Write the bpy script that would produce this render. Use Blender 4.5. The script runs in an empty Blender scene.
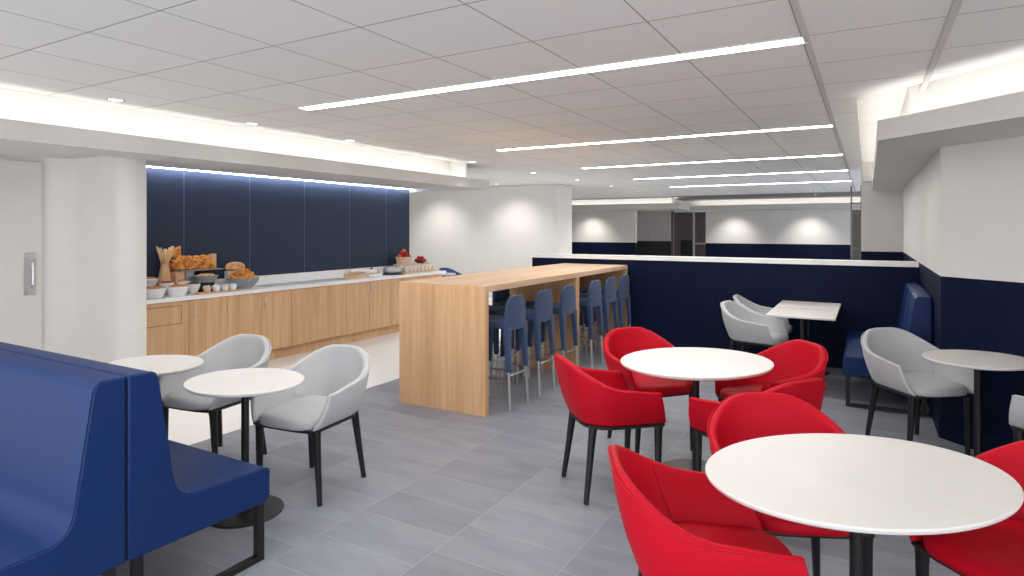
import bpy, bmesh, math, random
from mathutils import Vector, Matrix
random.seed(7)
PI = math.pi
sc = bpy.context.scene
C = sc.collection

# ------------------------------------------------------------------ materials
def lin(c):
    out = []
    for v in c:
        v = v / 255.0
        out.append(v / 12.92 if v <= 0.04045 else ((v + 0.055) / 1.055) ** 2.4)
    return tuple(out) + (1.0,)

def base_mat(name, col, rough=0.5, metal=0.0, spec=0.5, coat=0.0, sheen=0.0):
    m = bpy.data.materials.new(name); m.use_nodes = True
    b = m.node_tree.nodes['Principled BSDF']
    b.inputs['Base Color'].default_value = lin(col)
    b.inputs['Roughness'].default_value = rough
    b.inputs['Metallic'].default_value = metal
    b.inputs['Specular IOR Level'].default_value = spec
    b.inputs['Coat Weight'].default_value = coat
    b.inputs['Sheen Weight'].default_value = sheen
    return m, m.node_tree, b

def coords(nt, kind='Object', scale=(1, 1, 1), loc=(0, 0, 0), rot=(0, 0, 0)):
    tc = nt.nodes.new('ShaderNodeTexCoord'); mp = nt.nodes.new('ShaderNodeMapping')
    mp.inputs['Scale'].default_value = scale
    mp.inputs['Location'].default_value = loc
    mp.inputs['Rotation'].default_value = rot
    if kind == 'World':
        g = nt.nodes.new('ShaderNodeNewGeometry')
        nt.links.new(g.outputs['Position'], mp.inputs['Vector'])
    else:
        nt.links.new(tc.outputs[kind], mp.inputs['Vector'])
    return mp.outputs['Vector']

def noise(nt, vec, scale, detail=3, rough=0.55):
    n = nt.nodes.new('ShaderNodeTexNoise')
    n.inputs['Scale'].default_value = scale; n.inputs['Detail'].default_value = detail
    n.inputs['Roughness'].default_value = rough
    nt.links.new(vec, n.inputs['Vector'])
    return n.outputs['Fac']

def ramp(nt, fac, stops):
    r = nt.nodes.new('ShaderNodeValToRGB')
    cr = r.color_ramp
    while len(cr.elements) < len(stops): cr.elements.new(0.5)
    for e, (p, c) in zip(cr.elements, stops):
        e.position = p; e.color = lin(c)
    nt.links.new(fac, r.inputs['Fac'])
    return r.outputs['Color']

def bump(nt, b, fac, strength=0.2, dist=0.01):
    n = nt.nodes.new('ShaderNodeBump')
    n.inputs['Strength'].default_value = strength; n.inputs['Distance'].default_value = dist
    nt.links.new(fac, n.inputs['Height']); nt.links.new(n.outputs['Normal'], b.inputs['Normal'])

def mixc(nt, fac, a, b_, mode='MIX'):
    m = nt.nodes.new('ShaderNodeMix'); m.data_type = 'RGBA'; m.blend_type = mode
    if isinstance(fac, (int, float)): m.inputs[0].default_value = fac
    else: nt.links.new(fac, m.inputs[0])
    for s, v in ((6, a), (7, b_)):
        if isinstance(v, tuple): m.inputs[s].default_value = v
        else: nt.links.new(v, m.inputs[s])
    return m.outputs[2]

def fabric(name, c1, c2, rough=0.75, scale=350, sheen=0.15, spec=0.35):
    m, nt, b = base_mat(name, c1, rough, spec=spec, sheen=sheen)
    v = coords(nt)
    f = noise(nt, v, scale, 2)
    nt.links.new(ramp(nt, f, [(0.35, c1), (0.65, c2)]), b.inputs['Base Color'])
    bump(nt, b, f, 0.15, 0.002)
    return m

def plain(name, c, rough=0.6, amount=4, scale=6, **k):
    m, nt, b = base_mat(name, c, rough, **k)
    f = noise(nt, coords(nt, 'World'), scale, 2)
    lo = tuple(max(0, x - amount) for x in c); hi = tuple(min(255, x + amount) for x in c)
    nt.links.new(ramp(nt, f, [(0.3, lo), (0.7, hi)]), b.inputs['Base Color'])
    return m

def wood(name, axis, dark=(198, 158, 118), light=(215, 178, 140)):
    m, nt, b = base_mat(name, light, 0.5, spec=0.3)
    s = [26, 26, 26]; s[axis] = 1.1
    v = coords(nt, 'World', scale=tuple(s))
    f = noise(nt, v, 1.0, 5, 0.6)
    s2 = [5.2, 5.2, 5.2]; s2[axis] = 0.25
    f2 = noise(nt, coords(nt, 'World', scale=tuple(s2)), 1.0, 2, 0.5)
    col = ramp(nt, f, [(0.28, dark), (0.62, light)])
    col2 = ramp(nt, f2, [(0.35, (240, 232, 224)), (0.65, (255, 252, 248))])
    nt.links.new(mixc(nt, 1.0, col, col2, 'MULTIPLY'), b.inputs['Base Color'])
    bump(nt, b, f, 0.08, 0.002)
    return m

def emit(name, c, s):
    m = bpy.data.materials.new(name); m.use_nodes = True; nt = m.node_tree
    nt.nodes.clear()
    e = nt.nodes.new('ShaderNodeEmission'); o = nt.nodes.new('ShaderNodeOutputMaterial')
    e.inputs['Color'].default_value = lin(c); e.inputs['Strength'].default_value = s
    nt.links.new(e.outputs[0], o.inputs[0])
    return m

M = {}
M['red'] = fabric('red_upholstery', (184, 5, 30), (198, 8, 37), 0.6, sheen=0.0, spec=0.2)
M['grey'] = fabric('light_grey_upholstery', (180, 181, 183), (191, 192, 194), 0.7)
M['bluef'] = fabric('blue_chair_fabric', (40, 66, 122), (50, 78, 136), 0.7)
M['bench'] = fabric('royal_blue_leatherette', (6, 38, 88), (9, 44, 98), 0.48, 260, 0.0, 0.3)
M['stool'] = fabric('slate_blue_upholstery', (46, 66, 100), (55, 76, 112), 0.65)
M['black'] = plain('black_powder_coat', (18, 18, 20), 0.4, 2, 30)
M['chrome'] = plain('brushed_steel', (206, 206, 207), 0.32, 6, 60, metal=1.0)
M['white_top'] = plain('white_laminate', (226, 222, 218), 0.38, 2, 4, spec=0.4)
M['edge'] = plain('grey_laminate_edge', (170, 165, 160), 0.5, 3, 8)
M['oakz'] = wood('oak_upright_grain', 2)
M['oaky'] = wood('oak_lengthwise_grain', 1, (208, 174, 144), (226, 198, 172))
M['wall'] = plain('warm_white_paint', (214, 211, 207), 0.7, 2, 3)
M['soffit'] = plain('white_ceiling_paint', (208, 206, 202), 0.8, 2, 3)
M['covew'] = plain('cove_white_paint', (232, 229, 224), 0.8, 2, 3)
M['farceil'] = plain('dimmed_ceiling_taupe', (128, 124, 121), 0.8, 2, 3)  # weaker light over the far ceiling is put into this darker colour
M['navy'] = plain('navy_paint', (8, 18, 46), 0.55, 2, 5, spec=0.12)
M['greywall'] = plain('mid_grey_paint', (170, 166, 164), 0.6, 3, 5)
M['darkw'] = plain('near_black_and_unlit', (17, 17, 24), 0.5, 2, 5)  # dark blocks, door and joints; also the shade painted into the corridor wall
M['charcoal'] = plain('charcoal_panel', (86, 81, 79), 0.5, 4, 9)
M['ceram'] = plain('white_ceramic', (232, 232, 232), 0.25, 2, 9, spec=0.5)
M['galv'] = plain('grey_enamelled_metal', (160, 163, 166), 0.35, 10, 40, metal=0.4)
M['traym'] = plain('pale_grey_enamel', (176, 178, 180), 0.45, 3, 10)
M['satin'] = plain('satin_steel', (200, 200, 200), 0.38, 6, 60, metal=0.7)
M['panelseam'] = plain('light_panel_joint', (86, 97, 128), 0.6, 3, 10)
M['runner'] = plain('ceiling_runner_white', (206, 203, 199), 0.6, 2, 3)
M['shadowgap'] = plain('runner_groove_grey', (120, 117, 114), 0.7, 2, 3)

# marble worktop
m, nt, b = base_mat('white_stone', (232, 230, 227), 0.3, spec=0.5)
v = coords(nt, 'World', scale=(1, 1, 1))
f = noise(nt, v, 3.5, 6, 0.7)
nt.links.new(ramp(nt, f, [(0.3, (226, 224, 222)), (0.48, (240, 239, 237)), (0.7, (244, 243, 242))]), b.inputs['Base Color'])
M['stone'] = m

# blue fabric wall panels
m, nt, b = base_mat('slate_navy_wall_panel', (44, 54, 84), 0.75, spec=0.3)
f = noise(nt, coords(nt, 'World'), 160, 2)
nt.links.new(ramp(nt, f, [(0.3, (45, 55, 74)), (0.7, (52, 63, 84))]), b.inputs['Base Color'])
bump(nt, b, f, 0.1, 0.002)
M['bluepanel'] = m

# grey stone floor tiles
m, nt, b = base_mat('grey_stone_tile', (130, 132, 138), 0.42, spec=0.45)
g = nt.nodes.new('ShaderNodeNewGeometry'); sx = nt.nodes.new('ShaderNodeSeparateXYZ'); cb = nt.nodes.new('ShaderNodeCombineXYZ')
nt.links.new(g.outputs['Position'], sx.inputs[0])
nt.links.new(sx.outputs['Y'], cb.inputs['X']); nt.links.new(sx.outputs['X'], cb.inputs['Y'])
br = nt.nodes.new('ShaderNodeTexBrick')
br.offset = 0.5; br.offset_frequency = 2; br.squash = 1.0
br.inputs['Scale'].default_value = 1.0
br.inputs['Brick Width'].default_value = 0.305; br.inputs['Row Height'].default_value = 0.615
br.inputs['Mortar Size'].default_value = 0.0028; br.inputs['Mortar Smooth'].default_value = 0.3
br.inputs['Color1'].default_value = lin((134, 138, 147)); br.inputs['Color2'].default_value = lin((148, 152, 161))
br.inputs['Mortar'].default_value = lin((166, 168, 170))
nt.links.new(cb.outputs[0], br.inputs['Vector'])
vn = coords(nt, 'World', scale=(1.0, 3.2, 1.0), rot=(0, 0, 0.5))
# each tile gets its own cut of the stone: the vein field is shifted by the tile colour
add = nt.nodes.new('ShaderNodeVectorMath'); add.operation = 'ADD'
sc10 = nt.nodes.new('ShaderNodeVectorMath'); sc10.operation = 'SCALE'; sc10.inputs['Scale'].default_value = 60
nt.links.new(br.outputs['Color'], sc10.inputs[0])
nt.links.new(vn, add.inputs[0]); nt.links.new(sc10.outputs[0], add.inputs[1])
fv = noise(nt, add.outputs[0], 2.2, 5, 0.62)
vein = ramp(nt, fv, [(0.3, (222, 223, 226)), (0.5, (242, 242, 244)), (0.68, (255, 255, 255))])
nt.links.new(mixc(nt, 1.0, br.outputs['Color'], vein, 'MULTIPLY'), b.inputs['Base Color'])
M['tile'] = m

# pale terrazzo by the counter
m, nt, b = base_mat('pale_terrazzo', (222, 220, 216), 0.35, spec=0.5)
f = noise(nt, coords(nt, 'World'), 90, 3)
nt.links.new(ramp(nt, f, [(0.3, (226, 226, 224)), (0.45, (238, 238, 237)), (0.7, (243, 243, 243))]), b.inputs['Base Color'])
M['terrazzo'] = m

# lay-in ceiling tiles
m, nt, b = base_mat('ceiling_tile', (204, 202, 198), 0.85, spec=0.2)
g = nt.nodes.new('ShaderNodeNewGeometry')
mp = nt.nodes.new('ShaderNodeMapping'); mp.inputs['Location'].default_value = (0.285, -3.435, 0)
nt.links.new(g.outputs['Position'], mp.inputs['Vector'])
br = nt.nodes.new('ShaderNodeTexBrick'); br.offset = 0.0; br.squash = 1.0
br.inputs['Scale'].default_value = 1.0
br.inputs['Brick Width'].default_value = 0.61; br.inputs['Row Height'].default_value = 0.61
br.inputs['Mortar Size'].default_value = 0.0042; br.inputs['Mortar Smooth'].default_value = 0.2
br.inputs['Color1'].default_value = lin((236, 234, 230)); br.inputs['Color2'].default_value = lin((239, 237, 233))
br.inputs['Mortar'].default_value = lin((158, 155, 151))
nt.links.new(mp.outputs[0], br.inputs['Vector'])
nt.links.new(br.outputs['Color'], b.inputs['Base Color'])
M['ctile'] = m

def food(name, c1, c2, c3, scale=30, rough=0.5):
    m, nt, b = base_mat(name, c2, rough, spec=0.4)
    f = noise(nt, coords(nt), scale, 4)
    nt.links.new(ramp(nt, f, [(0.3, c1), (0.5, c2), (0.72, c3)]), b.inputs['Base Color'])
    bump(nt, b, f, 0.4, 0.004)
    return m
M['croissant'] = food('baked_croissant', (168, 88, 28), (228, 146, 62), (250, 206, 132), 26)
M['loaf'] = food('floured_bread', (190, 120, 62), (224, 172, 118), (242, 214, 178), 22)
M['stickf'] = food('pale_breadstick', (206, 160, 112), (232, 194, 150), (244, 214, 176), 40)
M['granola'] = food('orange_granola', (150, 74, 22), (216, 130, 52), (244, 192, 120), 60)
M['berry'] = food('red_berries', (120, 8, 18), (186, 22, 34), (214, 60, 50), 60)
M['kraft'] = plain('kraft_paper', (222, 180, 136), 0.7, 8, 20)
M['board'] = plain('light_cutting_board', (226, 184, 138), 0.5, 10, 18)
M['tanbowl'] = plain('tan_stoneware', (222, 190, 164), 0.5, 8, 20)
M['cream'] = plain('cream_dessert', (240, 228, 214), 0.5, 8, 40)
M['dark_food'] = plain('dark_jam', (66, 48, 42), 0.4, 10, 60)

M['led'] = emit('led_diffuser', (255, 252, 248), 35.0)
M['cove'] = emit('cove_led', (255, 254, 253), 9.0)
M['slot'] = emit('panel_led', (232, 239, 255), 46.0)
M['down'] = emit('downlight_lens', (255, 250, 244), 8.0)

# ------------------------------------------------------------------ mesh helpers
def obj(name, bm, mat, parent=None, smooth=False, mods=(), angle=None):
    me = bpy.data.meshes.new(name)
    bmesh.ops.recalc_face_normals(bm, faces=bm.faces[:])
    bm.to_mesh(me); bm.free()
    mats = mat if isinstance(mat, (list, tuple)) else [mat]
    for mm in mats: me.materials.append(M[mm])
    if smooth:
        for p in me.polygons: p.use_smooth = True
        if angle is not None:
            try: me.set_sharp_from_angle(angle=math.radians(angle))
            except Exception: pass
    o = bpy.data.objects.new(name, me); C.objects.link(o)
    if parent: o.parent = parent
    for t, kw in mods:
        md = o.modifiers.new(t.lower(), t)
        for k, vv in kw.items(): setattr(md, k, vv)
    return o

def bevel(w=0.004, seg=2):
    return ('BEVEL', dict(width=w, segments=seg, limit_method='ANGLE', angle_limit=math.radians(35)))

def empty(name, loc, rz=0):
    o = bpy.data.objects.new(name, None); C.objects.link(o)
    o.location = loc; o.rotation_euler = (0, 0, rz); o.empty_display_size = 0.1
    return o

def tag(o, label, cat, group=None):
    o['label'] = label; o['category'] = cat
    if group: o['group'] = group
    return o

def st(o):
    o['kind'] = 'structure'; return o

def copy_tree(o, loc, rz, label, group=None, parent=None):
    c = o.copy(); C.objects.link(c); c.location = loc; c.rotation_euler = (0, 0, rz)
    if label: c['label'] = label
    if group: c['group'] = group
    def rec(src, dst):
        for ch in list(src.children):
            d = ch.copy(); C.objects.link(d); d.parent = dst
            rec(ch, d)
    rec(o, c)
    return c

def box(bm, x0, x1, y0, y1, z0, z1, mi=0):
    vs = [bm.verts.new((x, y, z)) for x in (x0, x1) for y in (y0, y1) for z in (z0, z1)]
    for a in ((0, 1, 3, 2), (4, 6, 7, 5), (0, 4, 5, 1), (2, 3, 7, 6), (0, 2, 6, 4), (1, 5, 7, 3)):
        f = bm.faces.new([vs[i] for i in a]); f.material_index = mi
    return bm

def prism(bm, pts, z0, z1, mi=0):
    lo = [bm.verts.new((x, y, z0)) for x, y in pts]; hi = [bm.verts.new((x, y, z1)) for x, y in pts]
    n = len(pts)
    fs = [bm.faces.new(lo[::-1]), bm.faces.new(hi)]
    for i in range(n): fs.append(bm.faces.new([lo[i], lo[(i + 1) % n], hi[(i + 1) % n], hi[i]]))
    for f in fs: f.material_index = mi
    return bm

def tube(bm, pts, rads, n=14, flat=1.0):
    """round bar through points, one radius per point"""
    pts = [Vector(p) for p in pts]
    if isinstance(rads, (int, float)): rads = [rads] * len(pts)
    rings = []
    for i, p in enumerate(pts):
        a = pts[max(i - 1, 0)]; c = pts[min(i + 1, len(pts) - 1)]
        t = (c - a).normalized()
        up = Vector((0, 0, 1)) if abs(t.z) < 0.9 else Vector((1, 0, 0))
        u = t.cross(up).normalized(); w = t.cross(u).normalized()
        rings.append([bm.verts.new(p + rads[i] * (math.cos(k * 2 * PI / n) * u + flat * math.sin(k * 2 * PI / n) * w)) for k in range(n)])
    for r1, r2 in zip(rings, rings[1:]):
        for k in range(n): bm.faces.new([r1[k], r1[(k + 1) % n], r2[(k + 1) % n], r2[k]])
    bm.faces.new(rings[0][::-1]); bm.faces.new(rings[-1])
    return bm

def lathe(bm, prof, n=32, c=(0, 0, 0), sx=1.0, sy=1.0, rot=0.0, mi=0):
    """profile of (radius, z); ends with radius 0 are closed to a point"""
    rings = []
    cr, sr = math.cos(rot), math.sin(rot)
    for r, z in prof:
        if r < 1e-6: rings.append([bm.verts.new((c[0], c[1], c[2] + z))])
        else:
            ring = []
            for k in range(n):
                x = r * sx * math.cos(k * 2 * PI / n); y = r * sy * math.sin(k * 2 * PI / n)
                ring.append(bm.verts.new((c[0] + x * cr - y * sr, c[1] + x * sr + y * cr, c[2] + z)))
            rings.append(ring)
    for a, b_ in zip(rings, rings[1:]):
        for k in range(n):
            k2 = (k + 1) % n
            if len(a) == 1 and len(b_) == 1: continue
            if len(a) == 1: f = bm.faces.new([a[0], b_[k2], b_[k]])
            elif len(b_) == 1: f = bm.faces.new([a[k], a[k2], b_[0]])
            else: f = bm.faces.new([a[k], a[k2], b_[k2], b_[k]])
            f.material_index = mi
    return bm

def nb(): return bmesh.new()
def ss(a, b_, x):
    t = min(1, max(0, (x - a) / (b_ - a))); return t * t * (3 - 2 * t)

# ------------------------------------------------------------------ the room
XE, CZ = -5.17, 2.55         # ceiling edge over the left cove, ceiling height
# floors
st(obj('floor', box(nb(), -4.3, 4.2, -2.2, 24, -0.06, 0), 'tile'))
st(obj('floor_kitchen', box(nb(), -10.2, -4.3, -2.2, 24, -0.06, 0), 'terrazzo'))

# main ceiling with the chamfered edge over the right cove
bm = nb()
prism(bm, [(XE, -2.2), (4.2, -2.2), (4.2, 1.04), (-0.07, 5.31), (-0.07, 11.6), (0.6, 11.6), (0.6, 18.3), (-10.2, 18.3), (-10.2, 7.66), (XE, 7.66)], CZ, CZ + 0.04)
st(obj('ceiling', bm, 'ctile'))
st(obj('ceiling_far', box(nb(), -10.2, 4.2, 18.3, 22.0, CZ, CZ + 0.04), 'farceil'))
# wide runners of the tile grid
for i, (x, ya, yb) in enumerate(((-0.270, -2.2, 18.3), (0.334, -2.2, 5.36))):
    bm = nb()
    box(bm, x - 0.016, x + 0.016, ya, yb, CZ - 0.006, CZ + 0.02, 0)
    box(bm, x - 0.021, x - 0.016, ya, yb if i == 0 else 5.3, CZ - 0.002, CZ + 0.02, 1 if i == 0 else 0)
    st(obj('trim_%d' % (i + 1), bm, ['runner', 'shadowgap']))

# left soffit: lip, trough, cove back and top, underside
bm = nb()
box(bm, -5.19, -5.15, -2.2, 8.19, 2.20, 2.34)             # lip
box(bm, -5.60, -5.19, -2.2, 8.19, 2.20, 2.245)            # trough floor
box(bm, -6.60, -5.60, -2.2, 8.19, 2.25, 2.30)             # higher underside towards the counter
box(bm, -7.10, -6.60, -2.2, 3.30, 2.25, 2.30)
box(bm, -6.64, -6.60, 3.30, 8.19, 2.25, 2.34)             # edge of the light slot
box(bm, -7.10, -6.60, 3.30, 8.19, 2.341, 2.38)             # roof of the slot
box(bm, -6.75, -5.15, 8.19, 8.25, 2.20, 2.34)             # end face of the soffit
box(bm, -5.60, -5.19, 7.66, 8.19, 2.30, 2.335)            # plug past the end of the cove
st(obj('ceiling_soffit_left', bm, 'soffit'))
bm = nb()
box(bm, -5.50, -5.45, -2.2, 7.66, 2.24, 2.66)
box(bm, -5.50, XE, -2.2, 7.66, 2.62, 2.66)
box(bm, XE - 0.001, XE + 0.03, -2.2, 7.66, CZ + 0.041, 2.66)
box(bm, -5.45, XE, 7.62, 7.66, 2.34, 2.62)
box(bm, -10.2, -5.50, -2.2, 7.66, 2.62, 2.66)
st(obj('ceiling_cove_left', bm, 'covew'))

# right soffit, following the wall with its 45 degree turn
def off(k, x_in, x_out=2.6):
    return None
bm = nb()
prism(bm, [(0.06, 11.4), (0.06, 5.04), (3.2, 1.90), (3.24, 1.94), (0.10, 5.08), (0.10, 11.4)], 2.20, 2.34)     # lip
prism(bm, [(0.10, 11.4), (0.10, 5.08), (3.24, 1.94), (3.8, 2.50), (0.54, 5.76), (0.54, 11.4)], 2.20, 2.24)     # underside
st(obj('ceiling_soffit_right', bm, 'soffit'))
bm = nb()
prism(bm, [(0.26, 11.4), (0.26, 5.32), (3.2, 2.38), (3.25, 2.43), (0.31, 5.37), (0.31, 11.4)], 2.24, 2.68)
prism(bm, [(-0.07, 11.4), (-0.07, 5.31), (3.2, 2.04), (3.25, 2.43), (0.31, 5.37), (0.31, 11.4)], 2.64, 2.68)
prism(bm, [(-0.09, 11.4), (-0.09, 5.30), (3.2, 2.01), (3.2, 2.04), (-0.07, 5.31), (-0.07, 11.4)], CZ + 0.041, 2.68)
box(bm, -0.07, 0.31, 11.36, 11.40, 2.34, 2.64)
st(obj('ceiling_cove_right', bm, 'covew'))

# walls
NZ = 1.222
def twotone(name, pts):
    bm = nb()
    prism(bm, pts, NZ, 2.545, 0); prism(bm, pts, 0, NZ, 1)
    return st(obj(name, bm, ['wall', 'navy']))
twotone('wall_right', [(0.48, 11.40), (0.48, 5.69), (0.60, 5.74), (0.60, 11.40)])
twotone('wall_right_angled', [(0.48, 5.69), (4.1, 2.07), (4.2, 2.17), (0.60, 5.74)])
twotone('wall_right_return', [(-0.09, 11.40), (0.60, 11.40), (0.60, 11.60), (-0.09, 11.60)])
bm = nb()
prism(bm, [(0.468, 7.94), (0.468, 5.685), (4.09, 2.063), (4.098, 2.071), (0.4795, 5.69), (0.4795, 7.94)], 0, 0.148)
st(obj('baseboard_right', bm, 'navy'))

# low navy divider with its stone cap
st(obj('wall_divider', box(nb(), -4.23, 0.478, 7.95, 8.15, 0, 1.168), 'navy'))
st(obj('baseboard_divider', box(nb(), -2.7, 0.467, 7.938, 7.95, 0, 0.10), 'navy'))
st(obj('trim_3', box(nb(), -4.25, 0.478, 7.93, 8.17, 1.168, 1.222), 'stone', mods=[bevel(0.003)]))

# left wall with the flush door, concave corner, rounded pier
bm = nb()
pts = [(-6.73, -2.2), (-6.73, 2.86)]
for k in range(9):
    a = k / 8 * PI / 2
    pts.append((-6.73 + 0.30 - 0.30 * math.cos(a), 2.82 + 0.23 * math.sin(a)))
for k in range(13):
    a = -PI / 2 + k / 12 * PI / 2
    pts.append((-5.90 + 0.17 * math.cos(a), 3.21 + 0.16 * math.sin(a)))
pts += [(-5.73, 3.25), (-6.95, 3.25), (-6.95, -2.2)]
prism(bm, pts, 0, 2.25)
st(obj('wall_left', bm, 'wall', smooth=True, angle=30))
d = st(obj('door_1', box(nb(), -6.728, -6.712, 1.70, 2.84, 0.01, 2.205), 'wall', mods=[bevel(0.003)]))
bm = nb(); box(bm, -6.711, -6.706, 2.688, 2.788, 0.965, 1.36)
p = obj('pull_plate', bm, 'chrome', d, mods=[bevel(0.002)])
bm = nb(); tube(bm, [(-6.706, 2.745, 1.05), (-6.67, 2.745, 1.05), (-6.66, 2.745, 1.07), (-6.66, 2.745, 1.27), (-6.67, 2.745, 1.29), (-6.706, 2.745, 1.29)], 0.009)
obj('pull_handle', bm, 'chrome', p, smooth=True, angle=40)

# blue panelled wall over the counter
st(obj('wall_counter', box(nb(), -6.95, -6.715, 3.25, 8.19, 0, 2.34), 'wall'))
for i, (a, b_) in enumerate(((3.26, 4.215), (4.225, 5.075), (5.085, 5.945), (5.955, 6.795), (6.805, 7.60), (7.61, 8.19))):
    o = obj('wall_panel', box(nb(), -6.714, -6.70, a, b_, 0.88, 2.33), 'bluepanel', mods=[bevel(0.002)])
    st(o)
for i, y in enumerate((4.22, 5.08, 5.95, 6.80, 7.605)):
    st(obj('trim_%d' % (11 + i), box(nb(), -6.714, -6.7005, y - 0.0045, y + 0.0045, 0.88, 2.33), 'panelseam'))
# white wall at the back, its return, outer closing walls
st(obj('wall_back', box(nb(), -10.2, -5.78, 12.0, 12.2, 0, 2.545), 'wall'))
st(obj('wall_back_return', box(nb(), -5.98, -5.78, 12.2, 12.77, 0, 2.545), 'wall'))
st(obj('wall_side', box(nb(), -10.3, -10.2, 8.2, 24, 0, 2.545), 'wall'))

# far room: two two-tone walls, a dark corridor between them, a cove above
def slab2(name, x0, x1, y0, y1, zs, mats, ztop=2.545):
    bm = nb(); box(bm, x0, x1, y0, y1, zs, ztop, 0); box(bm, x0, x1, y0, y1, 0, zs, 1)
    return st(obj(name, bm, mats))
slab2('wall_far_left', -9.6, -6.66, 19.75, 19.95, 1.13, ['wall', 'navy'])
slab2('wall_far_right', -4.88, -0.45, 22.0, 22.2, 1.09, ['wall', 'navy'])
slab2('wall_far_corridor', -7.6, -5.87, 21.2, 21.4, 1.16, ['greywall', 'darkw'])  # lower part is unlit; that shade is put into its near-black colour
slab2('wall_far_recess', -7.2, -4.6, 23.3, 23.5, 1.16, ['charcoal', 'charcoal'])
slab2('wall_far_end', -0.6, 0.9, 23.2, 23.4, 1.0, ['charcoal', 'charcoal'])
st(obj('trim_4', box(nb(), -5.86, -5.78, 21.2, 21.28, 0, 2.2), 'charcoal'))
st(obj('trim_5', box(nb(), -5.42, -5.36, 22.4, 22.46, 0, 2.2), 'greywall'))
st(obj('trim_6', box(nb(), -5.36, -4.90, 22.4, 22.46, 1.03, 1.09), 'greywall'))
dd = st(obj('door_2', box(nb(), -5.88, -5.46, 22.5, 22.54, 0.0, 1.18), 'darkw', mods=[bevel(0.004)]))
# soffit and cove lip of the far room
bm = nb()
box(bm, -9.9, -4.95, 18.75, 18.80, 2.20, 2.37)
prism(bm, [(-4.95, 18.75), (-5.15, 20.9), (-5.20, 20.9), (-5.00, 18.80)], 2.20, 2.37)
prism(bm, [(-9.9, 18.80), (-5.0, 18.80), (-5.20, 20.95), (-5.20, 23.3), (-9.9, 23.3)], 2.20, 2.24)
box(bm, -5.15, 0.8, 20.9, 20.95, 2.20, 2.36); box(bm, -5.19, 0.8, 20.95, 23.3, 2.20, 2.24)
st(obj('ceiling_soffit_far', bm, 'soffit'))
bm = nb()
box(bm, -9.9, -5.30, 19.15, 19.2, 2.24, 2.545); box(bm, -5.5, 0.8, 21.35, 21.4, 2.24, 2.545)
prism(bm, [(-5.30, 19.15), (-5.50, 21.35), (-5.55, 21.35), (-5.35, 19.2)], 2.24, 2.545)
st(obj('ceiling_cove_far', bm, 'covew'))
# glazed screen frame at the far right
t = empty('glazed_screen', (-0.32, 15.2, 0))
for x in (0.0, 0.19):
    obj('post', box(nb(), x, x + 0.03, -0.03, 0.03, 0, 2.5), 'charcoal', t)
for z in (0.35, 1.15, 1.92, 2.12):
    obj('rail', box(nb(), 0.03, 0.19, -0.02, 0.02, z, z + 0.03), 'charcoal', t)
tag(t, 'narrow dark framed screen standing beyond the navy divider near the right wall', 'screen')

# ------------------------------------------------------------------ lamps
def spot(x, y, z, w, ang=120, blend=1.0, name='downlight_beam'):
    l = bpy.data.lights.new(name, 'SPOT'); l.energy = w; l.spot_size = math.radians(ang); l.spot_blend = blend
    l.shadow_soft_size = 0.06; l.color = (1.0, 0.965, 0.92)
    o = bpy.data.objects.new(name, l); C.objects.link(o); o.location = (x, y, z)
    return o

def linear_light(y, label, x0=-3.928, x1=-0.266):
    t = empty('linear_light', ((x0 + x1) / 2, y, CZ))
    h = (x1 - x0) / 2
    bm = nb()
    for s in (-1, 1): box(bm, -h, h, s * 0.052, s * 0.060, -0.008, 0.002)
    box(bm, -h - 0.006, -h, -0.06, 0.06, -0.008, 0.002); box(bm, h, h + 0.006, -0.06, 0.06, -0.008, 0.002)
    obj('frame', bm, 'runner', t)
    obj('diffuser', box(nb(), -h, h, -0.052, 0.052, -0.005, 0.001), 'led', t)
    return tag(t, label, 'ceiling light', 'linear ceiling lights')
linear_light(3.48, 'longest looking linear ceiling light, nearest to the viewer')
linear_light(6.50, 'second linear ceiling light from the viewer, above the bar table')
linear_light(9.10, 'third linear ceiling light from the viewer, beyond the navy divider')
linear_light(11.58, 'fourth linear ceiling light from the viewer')
linear_light(14.15, 'fifth and farthest thin linear ceiling light')
lb = linear_light(0.45, 'linear ceiling light above and behind the viewer')

proto = None
def downlight(x, y, label, w=0, group='recessed downlights'):
    global proto
    if proto is None:
        proto = empty('recessed_downlight', (x, y, CZ))
        obj('trim_ring', lathe(nb(), [(0.045, -0.001), (0.06, -0.006), (0.066, -0.002), (0.066, 0.003)]), 'runner', proto, smooth=True)
        obj('lens', lathe(nb(), [(0, -0.002), (0.046, -0.002), (0.046, 0.002)], 24), 'down', proto)
        tag(proto, label, 'downlight', group); o = proto
    else: o = copy_tree(proto, (x, y, CZ), 0, label, group)
    if w: spot(x, y, CZ - 0.02, w * (1.6 if x > -5.0 and y < 8 else 1), 76 if x < -4.6 and y < 8 else 120)
    return o
downlight(-4.90, 2.55, 'round downlight beside the left cove, nearest to the viewer', 22)
downlight(-4.92, 3.75, 'round downlight beside the left cove, second from the viewer', 22)
downlight(-4.92, 5.00, 'round downlight beside the left cove, third from the viewer', 22)
downlight(-4.94, 7.45, 'round downlight near the far end of the left cove', 40)
downlight(-5.01, 9.45, 'round downlight between the left cove end and the white pier', 60)
downlight(-4.98, 11.25, 'round downlight in front of the white pier corner', 50)
downlight(-6.93, 11.40, 'round downlight closest to the white back wall', 0)
for (x, y) in ((-5.01, 13.2), (-5.08, 15.3), (-5.09, 17.25), (-5.14, 19.2), (-3.18, 17.2), (-1.24, 17.2), (-1.25, 19.1), (-7.64, 17.25)):
    downlight(x, y, 'small round downlight in the distant ceiling beyond the divider', 60, 'downlights beyond the divider')
def wallwash(x, y, z, w, yaw, tilt=38):
    o = spot(x, y, z, w, 96, 1.0, 'wall_washer_beam')
    o.rotation_euler = (math.radians(tilt), 0, yaw)
wallwash(-6.75, 11.0, 2.50, 58, 0, 32)
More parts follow.
